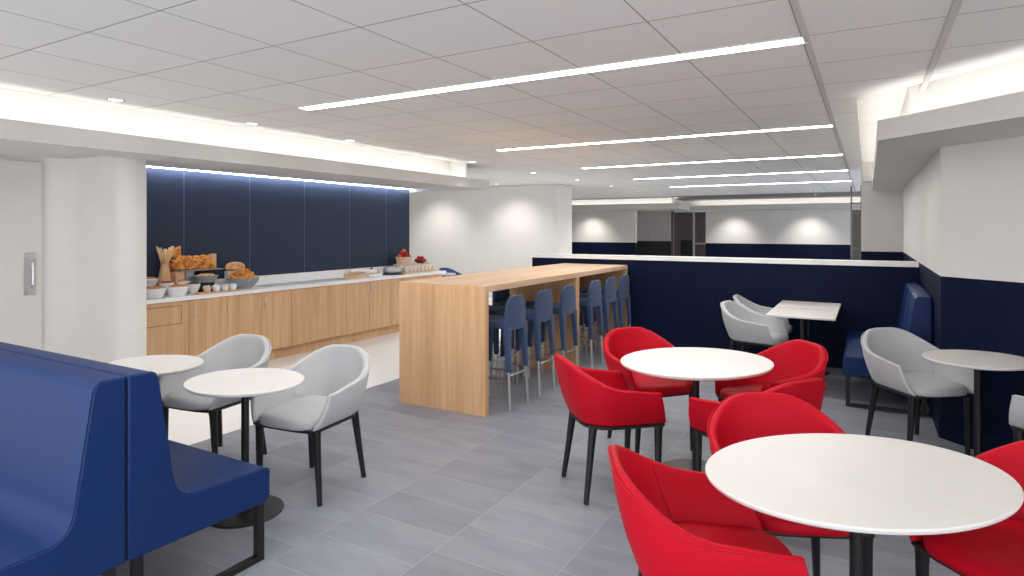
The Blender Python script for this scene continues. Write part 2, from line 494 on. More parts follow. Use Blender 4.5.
wallwash(-8.80, 11.0, 2.50, 58, 0, 32)
wallwash(-8.15, 18.95, 2.16, 62, 0, 34)
wallwash(-3.9, 21.15, 2.16, 62, 0, 34)
wallwash(-1.6, 21.15, 2.16, 62, 0, 34)

# cove strips
def strip(name, bm, mat, label):
    return tag(obj(name, bm, mat), label, 'cove light')
strip('cove_light', box(nb(), -5.30, -5.26, -2.2, 7.60, 2.246, 2.262), 'cove', 'long hidden strip light in the left ceiling cove')
strip('cove_light', prism(nb(), [(0.13, 11.3), (0.13, 5.14), (3.2, 2.07), (3.2, 2.13), (0.17, 5.16), (0.17, 11.3)], 2.241, 2.257), 'cove', 'angled hidden strip light in the right ceiling cove')
strip('cove_light', box(nb(), -9.8, -5.3, 18.90, 18.96, 2.241, 2.257), 'cove', 'strip light in the distant cove, left stretch')
strip('cove_light', box(nb(), -5.1, 0.4, 21.05, 21.11, 2.241, 2.257), 'cove', 'strip light in the distant cove, right stretch')
strip('slot_light', box(nb(), -6.655, -6.641, 3.30, 8.18, 2.240, 2.249), 'slot', 'thin strip light along the top of the blue wall panels')

# ------------------------------------------------------------------ the soft armchair
def plan(w, fb, ff, rad, t):
    a = w - rad; b_ = rad * PI / 2; c = ff - (fb + rad); s = t * (a + b_ + c)
    if s < a: return fb, s
    if s < a + b_:
        an = (s - a) / rad; return fb + rad - rad * math.cos(an), a + rad * math.sin(an)
    return fb + rad + (s - a - b_), w
def rimz(t):
    return 0.630 + 0.027 * (1 - ss(0.60, 1.0, t)) + 0.150 * (1 - ss(0.09, 0.69, t))
def shell_point(u, v, off=0.0):
    s = 1 if u >= 0 else -1; t = abs(u)
    f0, r0 = plan(0.236 + off, -0.210 - off, 0.272, 0.155, t)
    f1, r1 = plan(0.298 + off, -0.314 - off, 0.212, 0.232, t)
    z1 = rimz(t)
    k = v ** 0.9
    bul = 0.016 * math.sin(PI * v) * (1 - 0.2 * t)
    f = f0 + (f1 - f0) * k; r = r0 + (r1 - r0) * k
    d = Vector((f1 - f0 if t < 0.5 else 0, r)).normalized() if (abs(r) > 1e-6 or t < 0.5) else Vector((0, 0))
    n = Vector((min(0, f + 0.02), r)); n = n.normalized() if n.length > 1e-6 else n
    f += n.x * bul; r += n.y * bul
    return Vector((f, s * r, 0.437 + (z1 - 0.437) * v))
TH = 0.030
def make_armchair(name, matname):
    t = empty(name, (0, 0, 0))
    NU, NV = 56, 10
    bm = nb()
    def grid(off, vmin):
        return [[bm.verts.new(shell_point(-1 + 2 * i / NU, j / NV, off)) for j in range(NV + 1)] for i in range(NU + 1)]
    G = grid(0.0, 0); H = grid(-TH, 0)
    for i in range(NU):
        for j in range(NV):
            bm.faces.new([G[i][j], G[i + 1][j], G[i + 1][j + 1], G[i][j + 1]])
            bm.faces.new([H[i][j], H[i][j + 1], H[i + 1][j + 1], H[i + 1][j]])
    # rounded rim
    T = [bm.verts.new((G[i][NV].co + H[i][NV].co) / 2 + Vector((0, 0, 0.010))) for i in range(NU + 1)]
    for i in range(NU):
        bm.faces.new([G[i][NV], G[i + 1][NV], T[i + 1], T[i]]); bm.faces.new([T[i], T[i + 1], H[i + 1][NV], H[i][NV]])
        bm.faces.new([G[i][0], H[i][0], H[i + 1][0], G[i + 1][0]])
    for i in (0, NU):
        E_ = [bm.verts.new((G[i][j].co + H[i][j].co) / 2 + Vector((0.009, 0, 0))) for j in range(NV + 1)]
        for j in range(NV):
            bm.faces.new([G[i][j], G[i][j + 1], E_[j + 1], E_[j]]); bm.faces.new([E_[j], E_[j + 1], H[i][j + 1], H[i][j]])
        bm.faces.new([G[i][NV], T[i], E_[NV]]); bm.faces.new([T[i], H[i][NV], E_[NV]])
        bm.faces.new([G[i][0], E_[0], H[i][0]])
    sh = obj('shell', bm, matname, t, smooth=True, mods=[('SUBSURF', dict(levels=1, render_levels=1))])
    # piping just outside the rim
    bm = nb()
    tube(bm, [shell_point(-1 + 2 * i / NU, 0.985, 0.0015) + Vector((0, 0, 0.002)) for i in range(NU + 1)], 0.0035, 6)
    obj('piping', bm, matname, sh, smooth=True)
    # creases down the inside of the back
    for s in (-1, 1):
        bm = tube(nb(), [shell_point(s * 0.47, v, -TH - 0.0005) for v in (0.25, 0.4, 0.55, 0.7, 0.85, 0.97)], 0.0026, 6)
        obj('seam', bm, matname, sh, smooth=True)
    # seat cushion
    bm = nb()
    def se(k, n=44):
        a = 2 * PI * k / n; c_, s_ = math.cos(a), math.sin(a); e = 2 / 3.6
        return (math.copysign(abs(c_) ** e, c_), math.copysign(abs(s_) ** e, s_))
    layers = [(0.93, 0.436), (0.985, 0.441), (1.0, 0.456), (0.997, 0.474), (0.965, 0.490), (0.88, 0.500), (0.7, 0.506), (0.4, 0.509), (0.15, 0.510)]
    rings = []
    for sc_, z in layers:
        rings.append([bm.verts.new((0.055 + 0.250 * sc_ * se(k)[0], (0.219 if se(k)[0] < 0.6 else 0.226) * sc_ * se(k)[1], z - 0.006 * (se(k)[0] > 0.3))) for k in range(44)])
    for a, b_ in zip(rings, rings[1:]):
        for k in range(44): bm.faces.new([a[k], a[(k + 1) % 44], b_[(k + 1) % 44], b_[k]])
    bm.faces.new(rings[0][::-1]); bm.faces.new(rings[-1])
    obj('seat', bm, matname, t, smooth=True)
    # black underframe
    bm = nb()
    out = []
    for i in range(31):
        u = -1 + 2 * i / 30; s = 1 if u >= 0 else -1
        f, r = plan(0.234, -0.206, 0.266, 0.155, abs(u)); out.append((f, s * r))
    out += [(0.275, 0.20), (0.287, 0.12), (0.290, 0.0), (0.287, -0.12), (0.275, -0.20)]
    prism(bm, out, 0.419, 0.437)
    obj('underframe', bm, 'black', t, mods=[bevel(0.005)])
    for (f0, r0, f1, r1) in ((0.235, 0.212, 0.222, 0.226), (0.235, -0.212, 0.222, -0.226), (-0.16, 0.175, -0.215, 0.208), (-0.16, -0.175, -0.215, -0.208)):
        bm = nb()
        tube(bm, [(f0, r0, 0.428), (f0 + (f1 - f0) * .12, r0 + (r1 - r0) * .12, 0.385), (f0 + (f1 - f0) * .5, r0 + (r1 - r0) * .5, 0.21), (f1, r1, 0.0)], [0.027, 0.0235, 0.0195, 0.0155], 14)
        obj('leg', bm, 'black', t, smooth=True, angle=50)
    return t

RG, GG = 'red armchairs at the two larger round tables', 'light grey armchairs at the small tables'
redc = make_armchair('armchair', 'red')
def place(first, x, y, deg, label, cat, group, used={}):
    if first.name not in used:
        used[first.name] = 1
        first.location = (x, y, 0); first.rotation_euler = (0, 0, math.radians(deg))
        tag(first, label, cat, group); return first
    return copy_tree(first, (x, y, 0), math.radians(deg), label, group)
place(redc, -1.386, 3.591, 43, 'red armchair at the farther round table, left near side, back to viewer', 'armchair', RG)
place(redc, -1.399, 4.446, -41, 'red armchair at the farther round table, far left side next to the bar stools', 'armchair', RG)
place(redc, -0.561, 4.457, 225, 'red armchair at the farther round table, far right side in front of the blue bench', 'armchair', RG)
place(redc, -0.528, 3.644, 146, 'red armchair at the farther round table, half hidden behind another red back', 'armchair', RG)
place(redc, -0.298, 2.838, -65, 'red armchair with its back against the farther table set, at the largest tabletop', 'armchair', RG)
place(redc, -0.476, 2.128, 25.4, 'red armchair in the bottom foreground, left of the largest round table', 'armchair', RG)
place(redc, 0.49, 2.73, 225, 'red armchair cut by the right picture edge beside the largest round table', 'armchair', RG)
greyc = make_armchair('armchair', 'grey')
place(greyc, -2.965, 2.712, -83, 'light grey armchair at the small round table, nearest the oak bar table', 'armchair', GG)
place(greyc, -3.848, 2.665, -82, 'light grey armchair at the left picture side, behind the more distant white round table', 'armchair', GG)
place(greyc, 0.292, 5.384, -52.7, 'light grey armchair at the round table by the angled navy wall, facing right', 'armchair', GG)
place(greyc, -1.019, 6.825, -10, 'nearer of the two light grey armchairs at the rectangular tables', 'armchair', GG)
place(greyc, -1.036, 7.567, 2, 'farther of the two light grey armchairs at the rectangular tables, by the divider', 'armchair', GG)
place(greyc, 1.072, 4.551, 137, 'light grey armchair cut off by the right picture edge', 'armchair', GG)
bluec = make_armchair('armchair', 'bluef')
place(bluec, -7.22, 10.28, 80, 'blue armchair beyond the end of the food counter by the white wall', 'armchair', None)

# ------------------------------------------------------------------ tables
def pedestal(t, h, r=0.021, br=0.205):
    bm = nb(); tube(bm, [(0, 0, 0.010), (0, 0, h)], r, 20); tube(bm, [(0, 0, 0.012), (0, 0, 0.022)], r * 1.9, 20)
    obj('pole', bm, 'black', t, smooth=True, angle=40)
    obj('base', lathe(nb(), [(0, 0), (br, 0), (br, 0.006), (br - 0.004, 0.010), (0, 0.014)], 48), 'black', t, smooth=True, angle=30)
    bm = nb(); box(bm, -0.15, 0.15, -0.02, 0.02, h - 0.02, h); box(bm, -0.02, 0.02, -0.15, 0.15, h - 0.02, h)
    obj('bracket', bm, 'black', t)
def round_table(name, x, y, r, label, sx=1, sy=0.86, rot=0, h=0.735, br=0.205):
    t = empty(name, (x, y, 0))
    prof = [(0, h - 0.020), (r - 0.012, h - 0.020), (r - 0.004, h - 0.014), (r, h - 0.006), (r, h - 0.003), (r - 0.003, h), (0, h)]
    bm = lathe(nb(), prof, 96, sx=sx, sy=sy, rot=rot)
    obj('tabletop', bm, 'white_top', t, smooth=True, angle=25)
    pedestal(t, h - 0.02, br=br)
    return tag(t, label, 'table', 'round white pedestal tables')
round_table('oval_table', -0.035, 2.46, 0.535, 'largest white pedestal table in the right foreground with red chairs', 1.0, 0.75, math.radians(45), br=0.25)
round_table('round_table', -0.955, 4.032, 0.507, 'round white table with four red chairs in the middle of the room', rot=math.radians(61), br=0.26)
round_table('round_table', -3.021, 2.260, 0.340, 'small round white table right above the end of the blue bench seat')
round_table('round_table', -3.887, 2.246, 0.314, 'round white table partly hidden behind the blue bench back')
round_table('round_table', 0.625, 5.032, 0.334, 'small round white table against the angled navy wall', rot=math.radians(50))
round_table('round_table', -7.05, 9.55, 0.30, 'distant white table just past the end of the food counter')
def rect_table(x, y, label):
    t = empty('rectangular_table', (x, y, 0))
    obj('tabletop', box(nb(), -0.305, 0.305, -0.332, 0.332, 0.722, 0.742), 'white_top', t, mods=[bevel(0.004)])
    pedestal(t, 0.722)
    return tag(t, label, 'table', 'rectangular tables at the right bench')
rect_table(-0.565, 6.83, 'nearer of the two rectangular white tables in front of the navy divider')
rect_table(-0.565, 7.565, 'farther of the two rectangular white tables, closest to the navy divider')

# ------------------------------------------------------------------ upholstered benches
def make_bench(name, L, label, seams=()):
    """faces +y, back plane at y=0, right hand end at x=0, runs towards -x"""
    t = empty(name, (0, 0, 0))
    P = [(0.0, 0.285), (0.635, 0.275), (0.652, 0.283), (0.660, 0.300), (0.660, 0.408), (0.652, 0.431), (0.630, 0.441)]
    P += [(0.27, 0.458)]
    for k in range(1, 8):
        a = k / 8.0
        # quadratic curve from the seat to the back
        p0, p1, p2 = Vector((0.27, 0.458)), Vector((0.192, 0.464)), Vector((0.180, 0.56))
        q = (1 - a) ** 2 * p0 + 2 * a * (1 - a) * p1 + a * a * p2
        P.append((q.x, q.y))
    P += [(0.180, 0.56), (0.118, 0.975), (0.108, 0.998), (0.088, 1.008), (0.0, 1.010)]
    bm = nb()
    a = [bm.verts.new((0, y, z)) for y, z in P]; b_ = [bm.verts.new((-L, y, z)) for y, z in P]
    n = len(P)
    bm.faces.new(a); bm.faces.new(b_[::-1])
    for i in range(n): bm.faces.new([a[i], b_[i], b_[(i + 1) % n], a[(i + 1) % n]])
    body = obj('cushion', bm, 'bench', t, smooth=True, mods=[('BEVEL', dict(width=0.009, segments=3, limit_method='ANGLE', angle_limit=math.radians(50)))], angle=46)
    for x in (-0.004, -L + 0.004) + tuple(seams):
        obj('piping', tube(nb(), [(x, y, z) for y, z in P[4:-1]], 0.0024, 6), 'bench', body, smooth=True)
    obj('back_board', box(nb(), -L + 0.01, -0.01, -0.0035, -0.0005, 0.29, 0.98), 'black', t)
    for x in (-0.03, -L / 2 if L > 2.2 else None, -L + 0.03):
        if x is None: continue
        bm = nb(); w = 0.018; s_ = 0.018
        box(bm, x - s_, x + s_, 0.60, 0.636, 0.0, 0.285)
        box(bm, x - s_, x + s_, 0.03, 0.066, 0.0, 0.285)
        box(bm, x - s_, x + s_, 0.066, 0.60, 0.0, 0.028)
        obj('sled_leg', bm, 'black', t, mods=[bevel(0.002)])
    return tag(t, label, 'bench', 'blue upholstered benches')
B1 = make_bench('upholstered_bench', 2.5, 'blue upholstered bench at the left, facing the white tables with its seat end showing')
B1.location = (-2.49, 1.342, 0)
B2 = make_bench('upholstered_bench', 2.5, 'blue upholstered bench at the bottom left corner, back to back with the other')
B2.location = (-4.99, 1.334, 0); B2.rotation_euler = (0, 0, PI)
B3 = make_bench('upholstered_bench', 1.66, 'blue upholstered bench against the right navy wall beside the rectangular tables', (-0.55, -1.1))
B3.location = (0.466, 7.915, 0); B3.rotation_euler = (0, 0, PI / 2)

# ------------------------------------------------------------------ oak bar table and stools
t = empty('bar_table', (-3.25, 6.16, 0))
X0, X1, Y0, Y1 = -3.71 + 3.25, -2.78 + 3.25, 4.39 - 6.16, 7.937 - 6.16
obj('tabletop', box(nb(), X0 - 0.001, X1 + 0.001, Y0 + 0.004, Y1, 1.045, 1.10), 'oaky', t, mods=[bevel(0.003)])
obj('end_panel', box(nb(), X0, X1, Y0, Y0 + 0.055, 0, 1.0985), 'oakz', t, mods=[bevel(0.003)])
obj('middle_panel', box(nb(), X0, X1 - 0.001, 6.25 - 6.16, 6.345 - 6.16, 0, 1.044), 'oakz', t, mods=[bevel(0.003)])
obj('end_panel', box(nb(), X0, X1, Y1 - 0.055, Y1, 0, 1.044), 'oakz', t, mods=[bevel(0.003)])
tag(t, 'long oak bar height table with slab ends beside the blue stools', 'bar table')

def make_stool():
    t = empty('bar_stool', (0, 0, 0))
    def quad(bm, a, b_, wa, wb):
        # rectangular tapered leg; w = (half f, half r)
        A_ = [bm.verts.new((a[0] + i * wa[0], a[1] + j * wa[1], a[2])) for i, j in ((-1, -1), (1, -1), (1, 1), (-1, 1))]
        B_ = [bm.verts.new((b_[0] + i * wb[0], b_[1] + j * wb[1], b_[2])) for i, j in ((-1, -1), (1, -1), (1, 1), (-1, 1))]
        bm.faces.new(A_[::-1]); bm.faces.new(B_)
        for k in range(4): bm.faces.new([A_[k], A_[(k + 1) % 4], B_[(k + 1) % 4], B_[k]])
    # seat
    bm = nb()
    prism(bm, [(-0.19, -0.165), (0.17, -0.185), (0.205, -0.16), (0.21, 0), (0.205, 0.16), (0.17, 0.185), (-0.19, 0.165)], 0.705, 0.772)
    obj('seat', bm, 'stool', t, smooth=True, mods=[('BEVEL', dict(width=0.016, segments=3, limit_method='ANGLE', angle_limit=math.radians(40)))], angle=40)
    # backrest, curved, top corners rounded
    bm = nb(); NR, NZ_ = 16, 9
    front, back = [], []
    for j in range(NZ_ + 1):
        v = j / NZ_; z = 0.69 + 0.300 * v
        for side, off in ((front, 0.0), (back, -0.030)):
            row = []
            for i in range(NR + 1):
                u = -1 + 2 * i / NR
                hw = 0.178 - 0.024 * v
                zz = z - 0.075 * max(0, (abs(u) - 0.45) / 0.55) ** 2.2 * ss(0.6, 1.0, v)
                f = -0.158 - 0.006 * v - 0.014 * (1 - u * u) + off
                row.append(bm.verts.new((f, u * hw, zz)))
            side.append(row)
    for j in range(NZ_):
        for i in range(NR):
            bm.faces.new([front[j][i], front[j][i + 1], front[j + 1][i + 1], front[j + 1][i]])
            bm.faces.new([back[j][i], back[j + 1][i], back[j + 1][i + 1], back[j][i + 1]])
        bm.faces.new([front[j][0], front[j + 1][0], back[j + 1][0], back[j][0]])
        bm.faces.new([front[j][NR], back[j][NR], back[j + 1][NR], front[j + 1][NR]])
    for i in range(NR):
        bm.faces.new([front[0][i], back[0][i], back[0][i + 1], front[0][i + 1]])
        bm.faces.new([front[NZ_][i], front[NZ_][i + 1], back[NZ_][i + 1], back[NZ_][i]])
    obj('backrest', bm, 'stool', t, smooth=True, mods=[('BEVEL', dict(width=0.009, segments=3, limit_method='ANGLE', angle_limit=math.radians(50)))], angle=50)
    for f, r in ((-1, 1), (-1, -1), (1, 1), (1, -1)):
        lg = nb()
        top = (0.175 * f, 0.141 * r, 0.72); mid = (0.198 * f, 0.155 * r, 0.335); foot = (0.213 * f, 0.160 * r, 0.0)
        quad(lg, mid, top, (0.020, 0.020), (0.027, 0.034))
        L_ = obj('leg', lg, 'stool', t, smooth=True, mods=[bevel(0.007, 3)], angle=40)
        lm = nb(); tube(lm, [foot, (foot[0], foot[1], 0.012), mid], [0.0145, 0.0145, 0.0145], 14)
        obj('steel_foot', lm, 'chrome', L_, smooth=True, angle=40)
    for a, b_ in (((-0.2, -0.155), (-0.2, 0.155)), ((0.2, -0.155), (0.2, 0.155)), ((-0.2, -0.155), (0.2, -0.155)), ((-0.2, 0.155), (0.2, 0.155))):
        z = 0.30 if abs(a[1] - b_[1]) > 0.01 else 0.27
        obj('footrest', tube(nb(), [(a[0], a[1], z), (b_[0], b_[1], z)], 0.0085, 10), 'chrome', t, smooth=True, angle=40)
    return t
stool = make_stool()
SG = 'blue bar stools along the oak bar table'
ys = [4.80, 5.36, 5.92, 6.65, 7.15, 7.64]
words = ['nearest to the viewer at the slab end', 'second from the near slab end', 'third, just before the middle panel', 'fourth, just past the middle panel', 'fifth, second from the divider', 'last, next to the navy divider']
for i, y in enumerate(ys):
    lab = 'blue bar stool, room side of oak bar, ' + words[i]
    if i == 0:
        stool.location = (-2.90, y, 0); stool.rotation_euler = (0, 0, PI); tag(stool, lab, 'bar stool', SG)
        s0 = stool
    else: copy_tree(stool, (-2.90, y, 0), PI, lab, SG)
    copy_tree(stool, (-3.40, min(y + 0.06, 7.66), 0), 0, 'blue bar stool, counter side of oak bar, ' + words[i], SG)

# ------------------------------------------------------------------ food counter
KX = -6.17
def cabinet(y0, y1, label, doors, flap=False):
    t = empty('base_cabinet', (KX, (y0 + y1) / 2, 0)); cy = (y0 + y1) / 2
    bm = nb(); box(bm, -0.52, -0.021, y0 - cy + 0.001, y1 - cy - 0.001, 0.135, 0.838)
    obj('body', bm, 'oakz', t)
    obj('kickboard', box(nb(), -0.10, -0.085, y0 - cy, y1 - cy, 0, 0.134), 'oakz', t)
    n = len(doors); w = (y1 - y0) / n
    for k, side in enumerate(doors):
        a = y0 - cy + k * w + 0.0025; b_ = y0 - cy + (k + 1) * w - 0.0025
        dr = obj('door', box(nb(), -0.02, 0.0, a, b_, 0.138, 0.832), 'oakz', t, mods=[bevel(0.0015)])
        if side:
            y = b_ - 0.045 if side > 0 else a + 0.045
            bm = nb(); tube(bm, [(0.0, y, 0.655), (0.022, y, 0.655), (0.026, y, 0.66), (0.026, y, 0.775), (0.022, y, 0.78), (0.0, y, 0.78)], 0.005, 8)
            obj('handle', bm, 'chrome', dr, smooth=True, angle=40)
        if flap:
            bm = nb(); y_a, y_b = a + 0.06, b_ - 0.08
            for (p0, p1, q0, q1) in ((y_a, y_b, 0.60, 0.605), (y_a, y_b, 0.785, 0.79), (y_a, y_a + 0.004, 0.60, 0.79), (y_b - 0.004, y_b, 0.60, 0.79)):
                box(bm, -0.001, 0.0012, p0, p1, q0, q1)
            obj('flap_joint', bm, 'darkw', dr)
    return tag(t, label, 'cabinet', 'oak base cabinets under the counter')
cabinet(3.30, 3.94, 'oak base cabinet with a flap in its front, beside the white pier', [0], True)
cabinet(3.94, 4.39, 'narrow oak base cabinet with one door and a left hand pull', [-1])
cabinet(4.39, 5.275, 'oak base cabinet with two doors under the croissant bowl', [1, -1])
cabinet(5.275, 6.20, 'oak base cabinet with plain front under the sunken tray', [0])
cabinet(6.20, 7.10, 'oak base cabinet with two doors under the cutting boards', [1, -1])
cabinet(7.10, 8.40, 'oak base cabinet at the far end under the layered desserts', [1, -1])

t = empty('worktop', (-6.42, 5.8, 0))
bm = nb(); ox, oy = -6.42, 5.8
XA, XB, YA, YB = -6.70 - ox, -6.135 - ox, 3.27 - oy, 8.46 - oy
xa, xb, ya, yb = -6.60 - ox, -6.27 - ox, 4.98 - oy, 6.45 - oy   # opening for the sunken tray
box(bm, XA, XB, YA, ya, 0.839, 0.88); box(bm, XA, XB, yb, YB, 0.839, 0.88)
box(bm, XA, xa, ya, yb, 0.839, 0.88); box(bm, xb, XB, ya, yb, 0.839, 0.88)
obj('slab', bm, 'stone', t)
obj('backsplash', box(nb(), XA, XA + 0.02, YA, 8.19 - oy, 0.881, 0.985), 'stone', t, mods=[bevel(0.002)])
bm = nb()
box(bm, xa, xb, ya, yb, 0.862, 0.868); box(bm, xa, xa + 0.004, ya, yb, 0.868, 0.879); box(bm, xb - 0.004, xb, ya, yb, 0.868, 0.879)
box(bm, xa, xb, ya, ya + 0.004, 0.868, 0.879); box(bm, xa, xb, yb - 0.004, yb, 0.868, 0.879)
obj('sunken_tray', bm, 'traym', t)
tag(t, 'long white stone worktop with a sunken steel tray along the blue panels', 'worktop')

# ------------------------------------------------------------------ food
ZC = 0.8815
def bowl(name, x, y, r, h, mat, label, cat='bowl', z=ZC, foot=0.55, group=None, sx=1, sy=1, fill=None):
    t = empty(name, (x, y, z))
    prof = [(0, 0), (r * foot, 0), (r * foot, 0.006), (r * 0.86, h * 0.55), (r, h), (r - 0.006, h + 0.002), (r * 0.84, h * 0.58), (r * foot * 0.9, 0.012), (0, 0.010)]
    obj('vessel', lathe(nb(), prof, 32, sx=sx, sy=sy), mat, t, smooth=True, angle=60)
    if fill:
        bm = nb()
        pr_ = [(0, 0.012), (r * 0.55, 0.02), (r * 0.84, h * 0.70), (r * 0.70, h * 1.0), (r * 0.35, h * 1.12), (0, h * 1.16)]
        lathe(bm, pr_, 28, sx=sx, sy=sy)
        rr = random.Random(int(x * 1000))
        for v_ in bm.verts:
            if v_.co.z > h * 0.65: v_.co.z += rr.uniform(-0.008, 0.012)
        f_ = obj('filling', bm, fill, t, smooth=True)
    return tag(t, label, cat, group)

# croissants
def make_croissant():
    bm = nb(); N, K = 30, 12; rings = []
    for i in range(N + 1):
        u = -1 + 2 * i / N
        a = u * 1.25
        cx, cy = 0.055 * math.sin(a), 0.055 * (math.cos(a) - 1) * 1.1
        rr = 0.024 * (1 - abs(u) ** 2.2) ** 0.6 + 0.003
        rr *= 1 + 0.13 * math.cos(u * 7 * PI)
        tx, ty = math.cos(a), -math.sin(a)
        rings.append([bm.verts.new((cx + rr * math.cos(k * 2 * PI / K) * -ty * -1, cy + rr * math.cos(k * 2 * PI / K) * tx, 0.022 + rr * 0.9 * math.sin(k * 2 * PI / K))) for k in range(K)])
    for r1, r2 in zip(rings, rings[1:]):
        for k in range(K): bm.faces.new([r1[k], r1[(k + 1) % K], r2[(k + 1) % K], r2[k]])
    bm.faces.new(rings[0][::-1]); bm.faces.new(rings[-1])
    return obj('croissant', bm, 'croissant', None, smooth=True)
cr = make_croissant(); first_cr = [True]
def croissant(x, y, z, rz, tilt, label, group, s=1.0):
    if first_cr[0]: o = cr; first_cr[0] = False
    else: o = cr.copy(); C.objects.link(o)
    o.location = (x, y, z); o.rotation_euler = (tilt, random.uniform(-0.25, 0.25), rz); o.scale = (s, s, s)
    return tag(o, label, 'croissant', group)

# raised tray on risers heaped with croissants
t = empty('serving_tray', (-6.56, 4.25, ZC))
obj('tray', box(nb(), -0.115, 0.115, -0.265, 0.295, 0.235, 0.245), 'galv', t, mods=[bevel(0.003)])
obj('riser', box(nb(), -0.10, 0.085, -0.265, -0.165, 0, 0.234), 'kraft', t, mods=[bevel(0.003)])
obj('riser', box(nb(), -0.10, 0.085, -0.155, -0.055, 0, 0.234), 'galv', t, mods=[bevel(0.003)])
obj('riser', box(nb(), -0.10, -0.05, 0.10, 0.24, 0, 0.234), 'darkw', t, mods=[bevel(0.003)])
tag(t, 'raised grey tray on block risers carrying the big heap of croissants', 'serving tray')
G1 = 'croissants heaped on the raised tray'
for layer, (n, zz) in enumerate(((14, 0.247), (12, 0.285), (12, 0.322), (10, 0.358))):
    cols = n // 2
    for k in range(n):
        yy = 4.25 + (-0.245 + 0.01 * layer) + (0.465 - 0.02 * layer) * ((k // 2) + 0.5) / cols + random.uniform(-.010, .010)
        xx = -6.56 + (-0.055 if k % 2 else 0.05) * (1 - 0.08 * layer) + random.uniform(-.008, .008)
        croissant(xx, yy, ZC + zz, random.uniform(-1.2, 1.2), random.uniform(-0.5, 0.5), 'golden croissant in the big heap on the raised tray', G1, 0.98)
# large grey bowl of croissants
bowl('large_bowl', -6.40, 4.76, 0.185, 0.125, 'galv', 'large grey bowl filled with croissants at the right of the pastries', foot=0.55)
G2 = 'croissants in the large grey bowl'
for layer, (n, rad, zz) in enumerate(((8, 0.115, 0.112), (5, 0.07, 0.150), (2, 0.03, 0.182))):
    for k in range(n):
        a = k * 2 * PI / max(n, 1) + layer
        croissant(-6.40 + rad * math.cos(a), 4.76 + rad * math.sin(a), ZC + zz, a + 1.2, random.uniform(-0.3, 0.3), 'golden croissant heaped in the large grey bowl', G2, 1.0)
# boule on its block
bm = lathe(nb(), [(0, 0), (0.07, 0.0), (0.10, 0.022), (0.104, 0.05), (0.085, 0.082), (0.05, 0.10), (0, 0.106)], 32, sx=0.72, sy=1.25)
o = obj('bread_loaf', bm, 'loaf', None, smooth=True); o.location = (-6.605, 4.80, ZC + 0.198)
tag(o, 'round floured bread loaf on a white block behind the croissant bowl', 'bread')
o = obj('display_block', box(nb(), -0.045, 0.03, -0.10, 0.14, 0, 0.197), 'ceram', None, mods=[bevel(0.004)]); o.location = (-6.62, 4.80, ZC)
tag(o, 'white display block under the round loaf', 'block')
o = obj('wooden_block', box(nb(), -0.03, 0.03, -0.028, 0.028, 0, 0.165), 'kraft', None, mods=[bevel(0.004)]); o.location = (-6.60, 4.505, ZC + 0.2455)
tag(o, 'pale wooden block at the right end of the raised croissant tray', 'block')
# vase of breadsticks
t = empty('paper_vase', (-6.575, 3.925, ZC))
obj('vessel', lathe(nb(), [(0, 0), (0.088, 0), (0.094, 0.01), (0.082, 0.12), (0.052, 0.27), (0.042, 0.315), (0.046, 0.335), (0.041, 0.335), (0.036, 0.30), (0, 0.295)], 28, sx=0.9, sy=0.9), 'kraft', t, smooth=True, angle=60)
tag(t, 'tan flared vase holding breadsticks at the left of the pastries', 'vase')
for k in range(12):
    a = k * 2.4; r_ = 0.008 + 0.010 * (k % 3); L_ = 0.165 + 0.045 * (k % 4) / 3
    bm = nb(); tube(bm, [(0, 0, 0.0), (0.4 * math.cos(a) * L_ * 0.35, 0.4 * math.sin(a) * L_ * 0.35, L_ * 0.5), (math.cos(a) * L_ * 0.30, math.sin(a) * L_ * 0.30, L_)], [0.011, 0.016, 0.010], 8)
    o = obj('breadstick', bm, 'stickf', None, smooth=True); o.location = (-6.575 + r_ * math.cos(a) * .8, 3.925 + r_ * math.sin(a) * .8, ZC + 0.302)
    tag(o, 'pale breadstick fanning out of the tan flared vase', 'breadstick', 'breadsticks in the vase')
bm = nb(); prism(bm, [(0, 0), (0.10, 0.0), (0.095, 0.13), (0.02, 0.10)], 0, 0.02)
o = obj('flatbread', bm, 'croissant', None, mods=[bevel(0.004)]); o.rotation_euler = (PI / 2, 0, 1.35); o.location = (-6.62, 4.02, ZC + 0.385)
tag(o, 'brown crisp flatbread poking up above the left end of the croissants', 'bread')

# bowls in front
o = obj('riser_block', box(nb(), -0.07, 0.07, -0.07, 0.07, 0, 0.094), 'ceram', None, mods=[bevel(0.003)]); o.location = (-6.52, 3.70, ZC)
tag(o, 'low white block raising the bowl beside the pier', 'block')
bowl('serving_bowl', -6.52, 3.72, 0.095, 0.082, 'ceram', 'white bowl of orange granola nearest the pier, on the upper row', fill='granola', z=ZC + 0.0945)
bowl('serving_bowl', -6.27, 3.63, 0.118, 0.098, 'ceram', 'large white bowl at the counter edge beside the pier', fill='granola', foot=0.66)
bowl('serving_dish', -6.27, 3.875, 0.122, 0.095, 'ceram', 'wide white dish at the counter edge, second from the pier', fill='granola', foot=0.74, sx=0.85, sy=1.0)
for k, (x, y, fill, lab) in enumerate(((-6.45, 3.865, 'berry', 'white bowl filled with red berries'), (-6.43, 4.035, 'granola', 'white bowl of golden cereal behind the wide dish'))):
    o = obj('riser_block', box(nb(), -0.05, 0.04, -0.06, 0.06, 0, 0.049), 'ceram', None, mods=[bevel(0.003)]); o.location = (x, y, ZC)
    tag(o, 'low white block under the ' + ('bowl of red berries' if k == 0 else 'bowl of golden cereal'), 'block')
    bowl('serving_bowl', x, y, 0.078, 0.080, 'ceram', lab, fill=fill, z=ZC + 0.0495)
bowl('serving_bowl', -6.315, 4.085, 0.068, 0.105, 'ceram', 'deep white bowl with dark jam', fill='dark_food', foot=0.5)
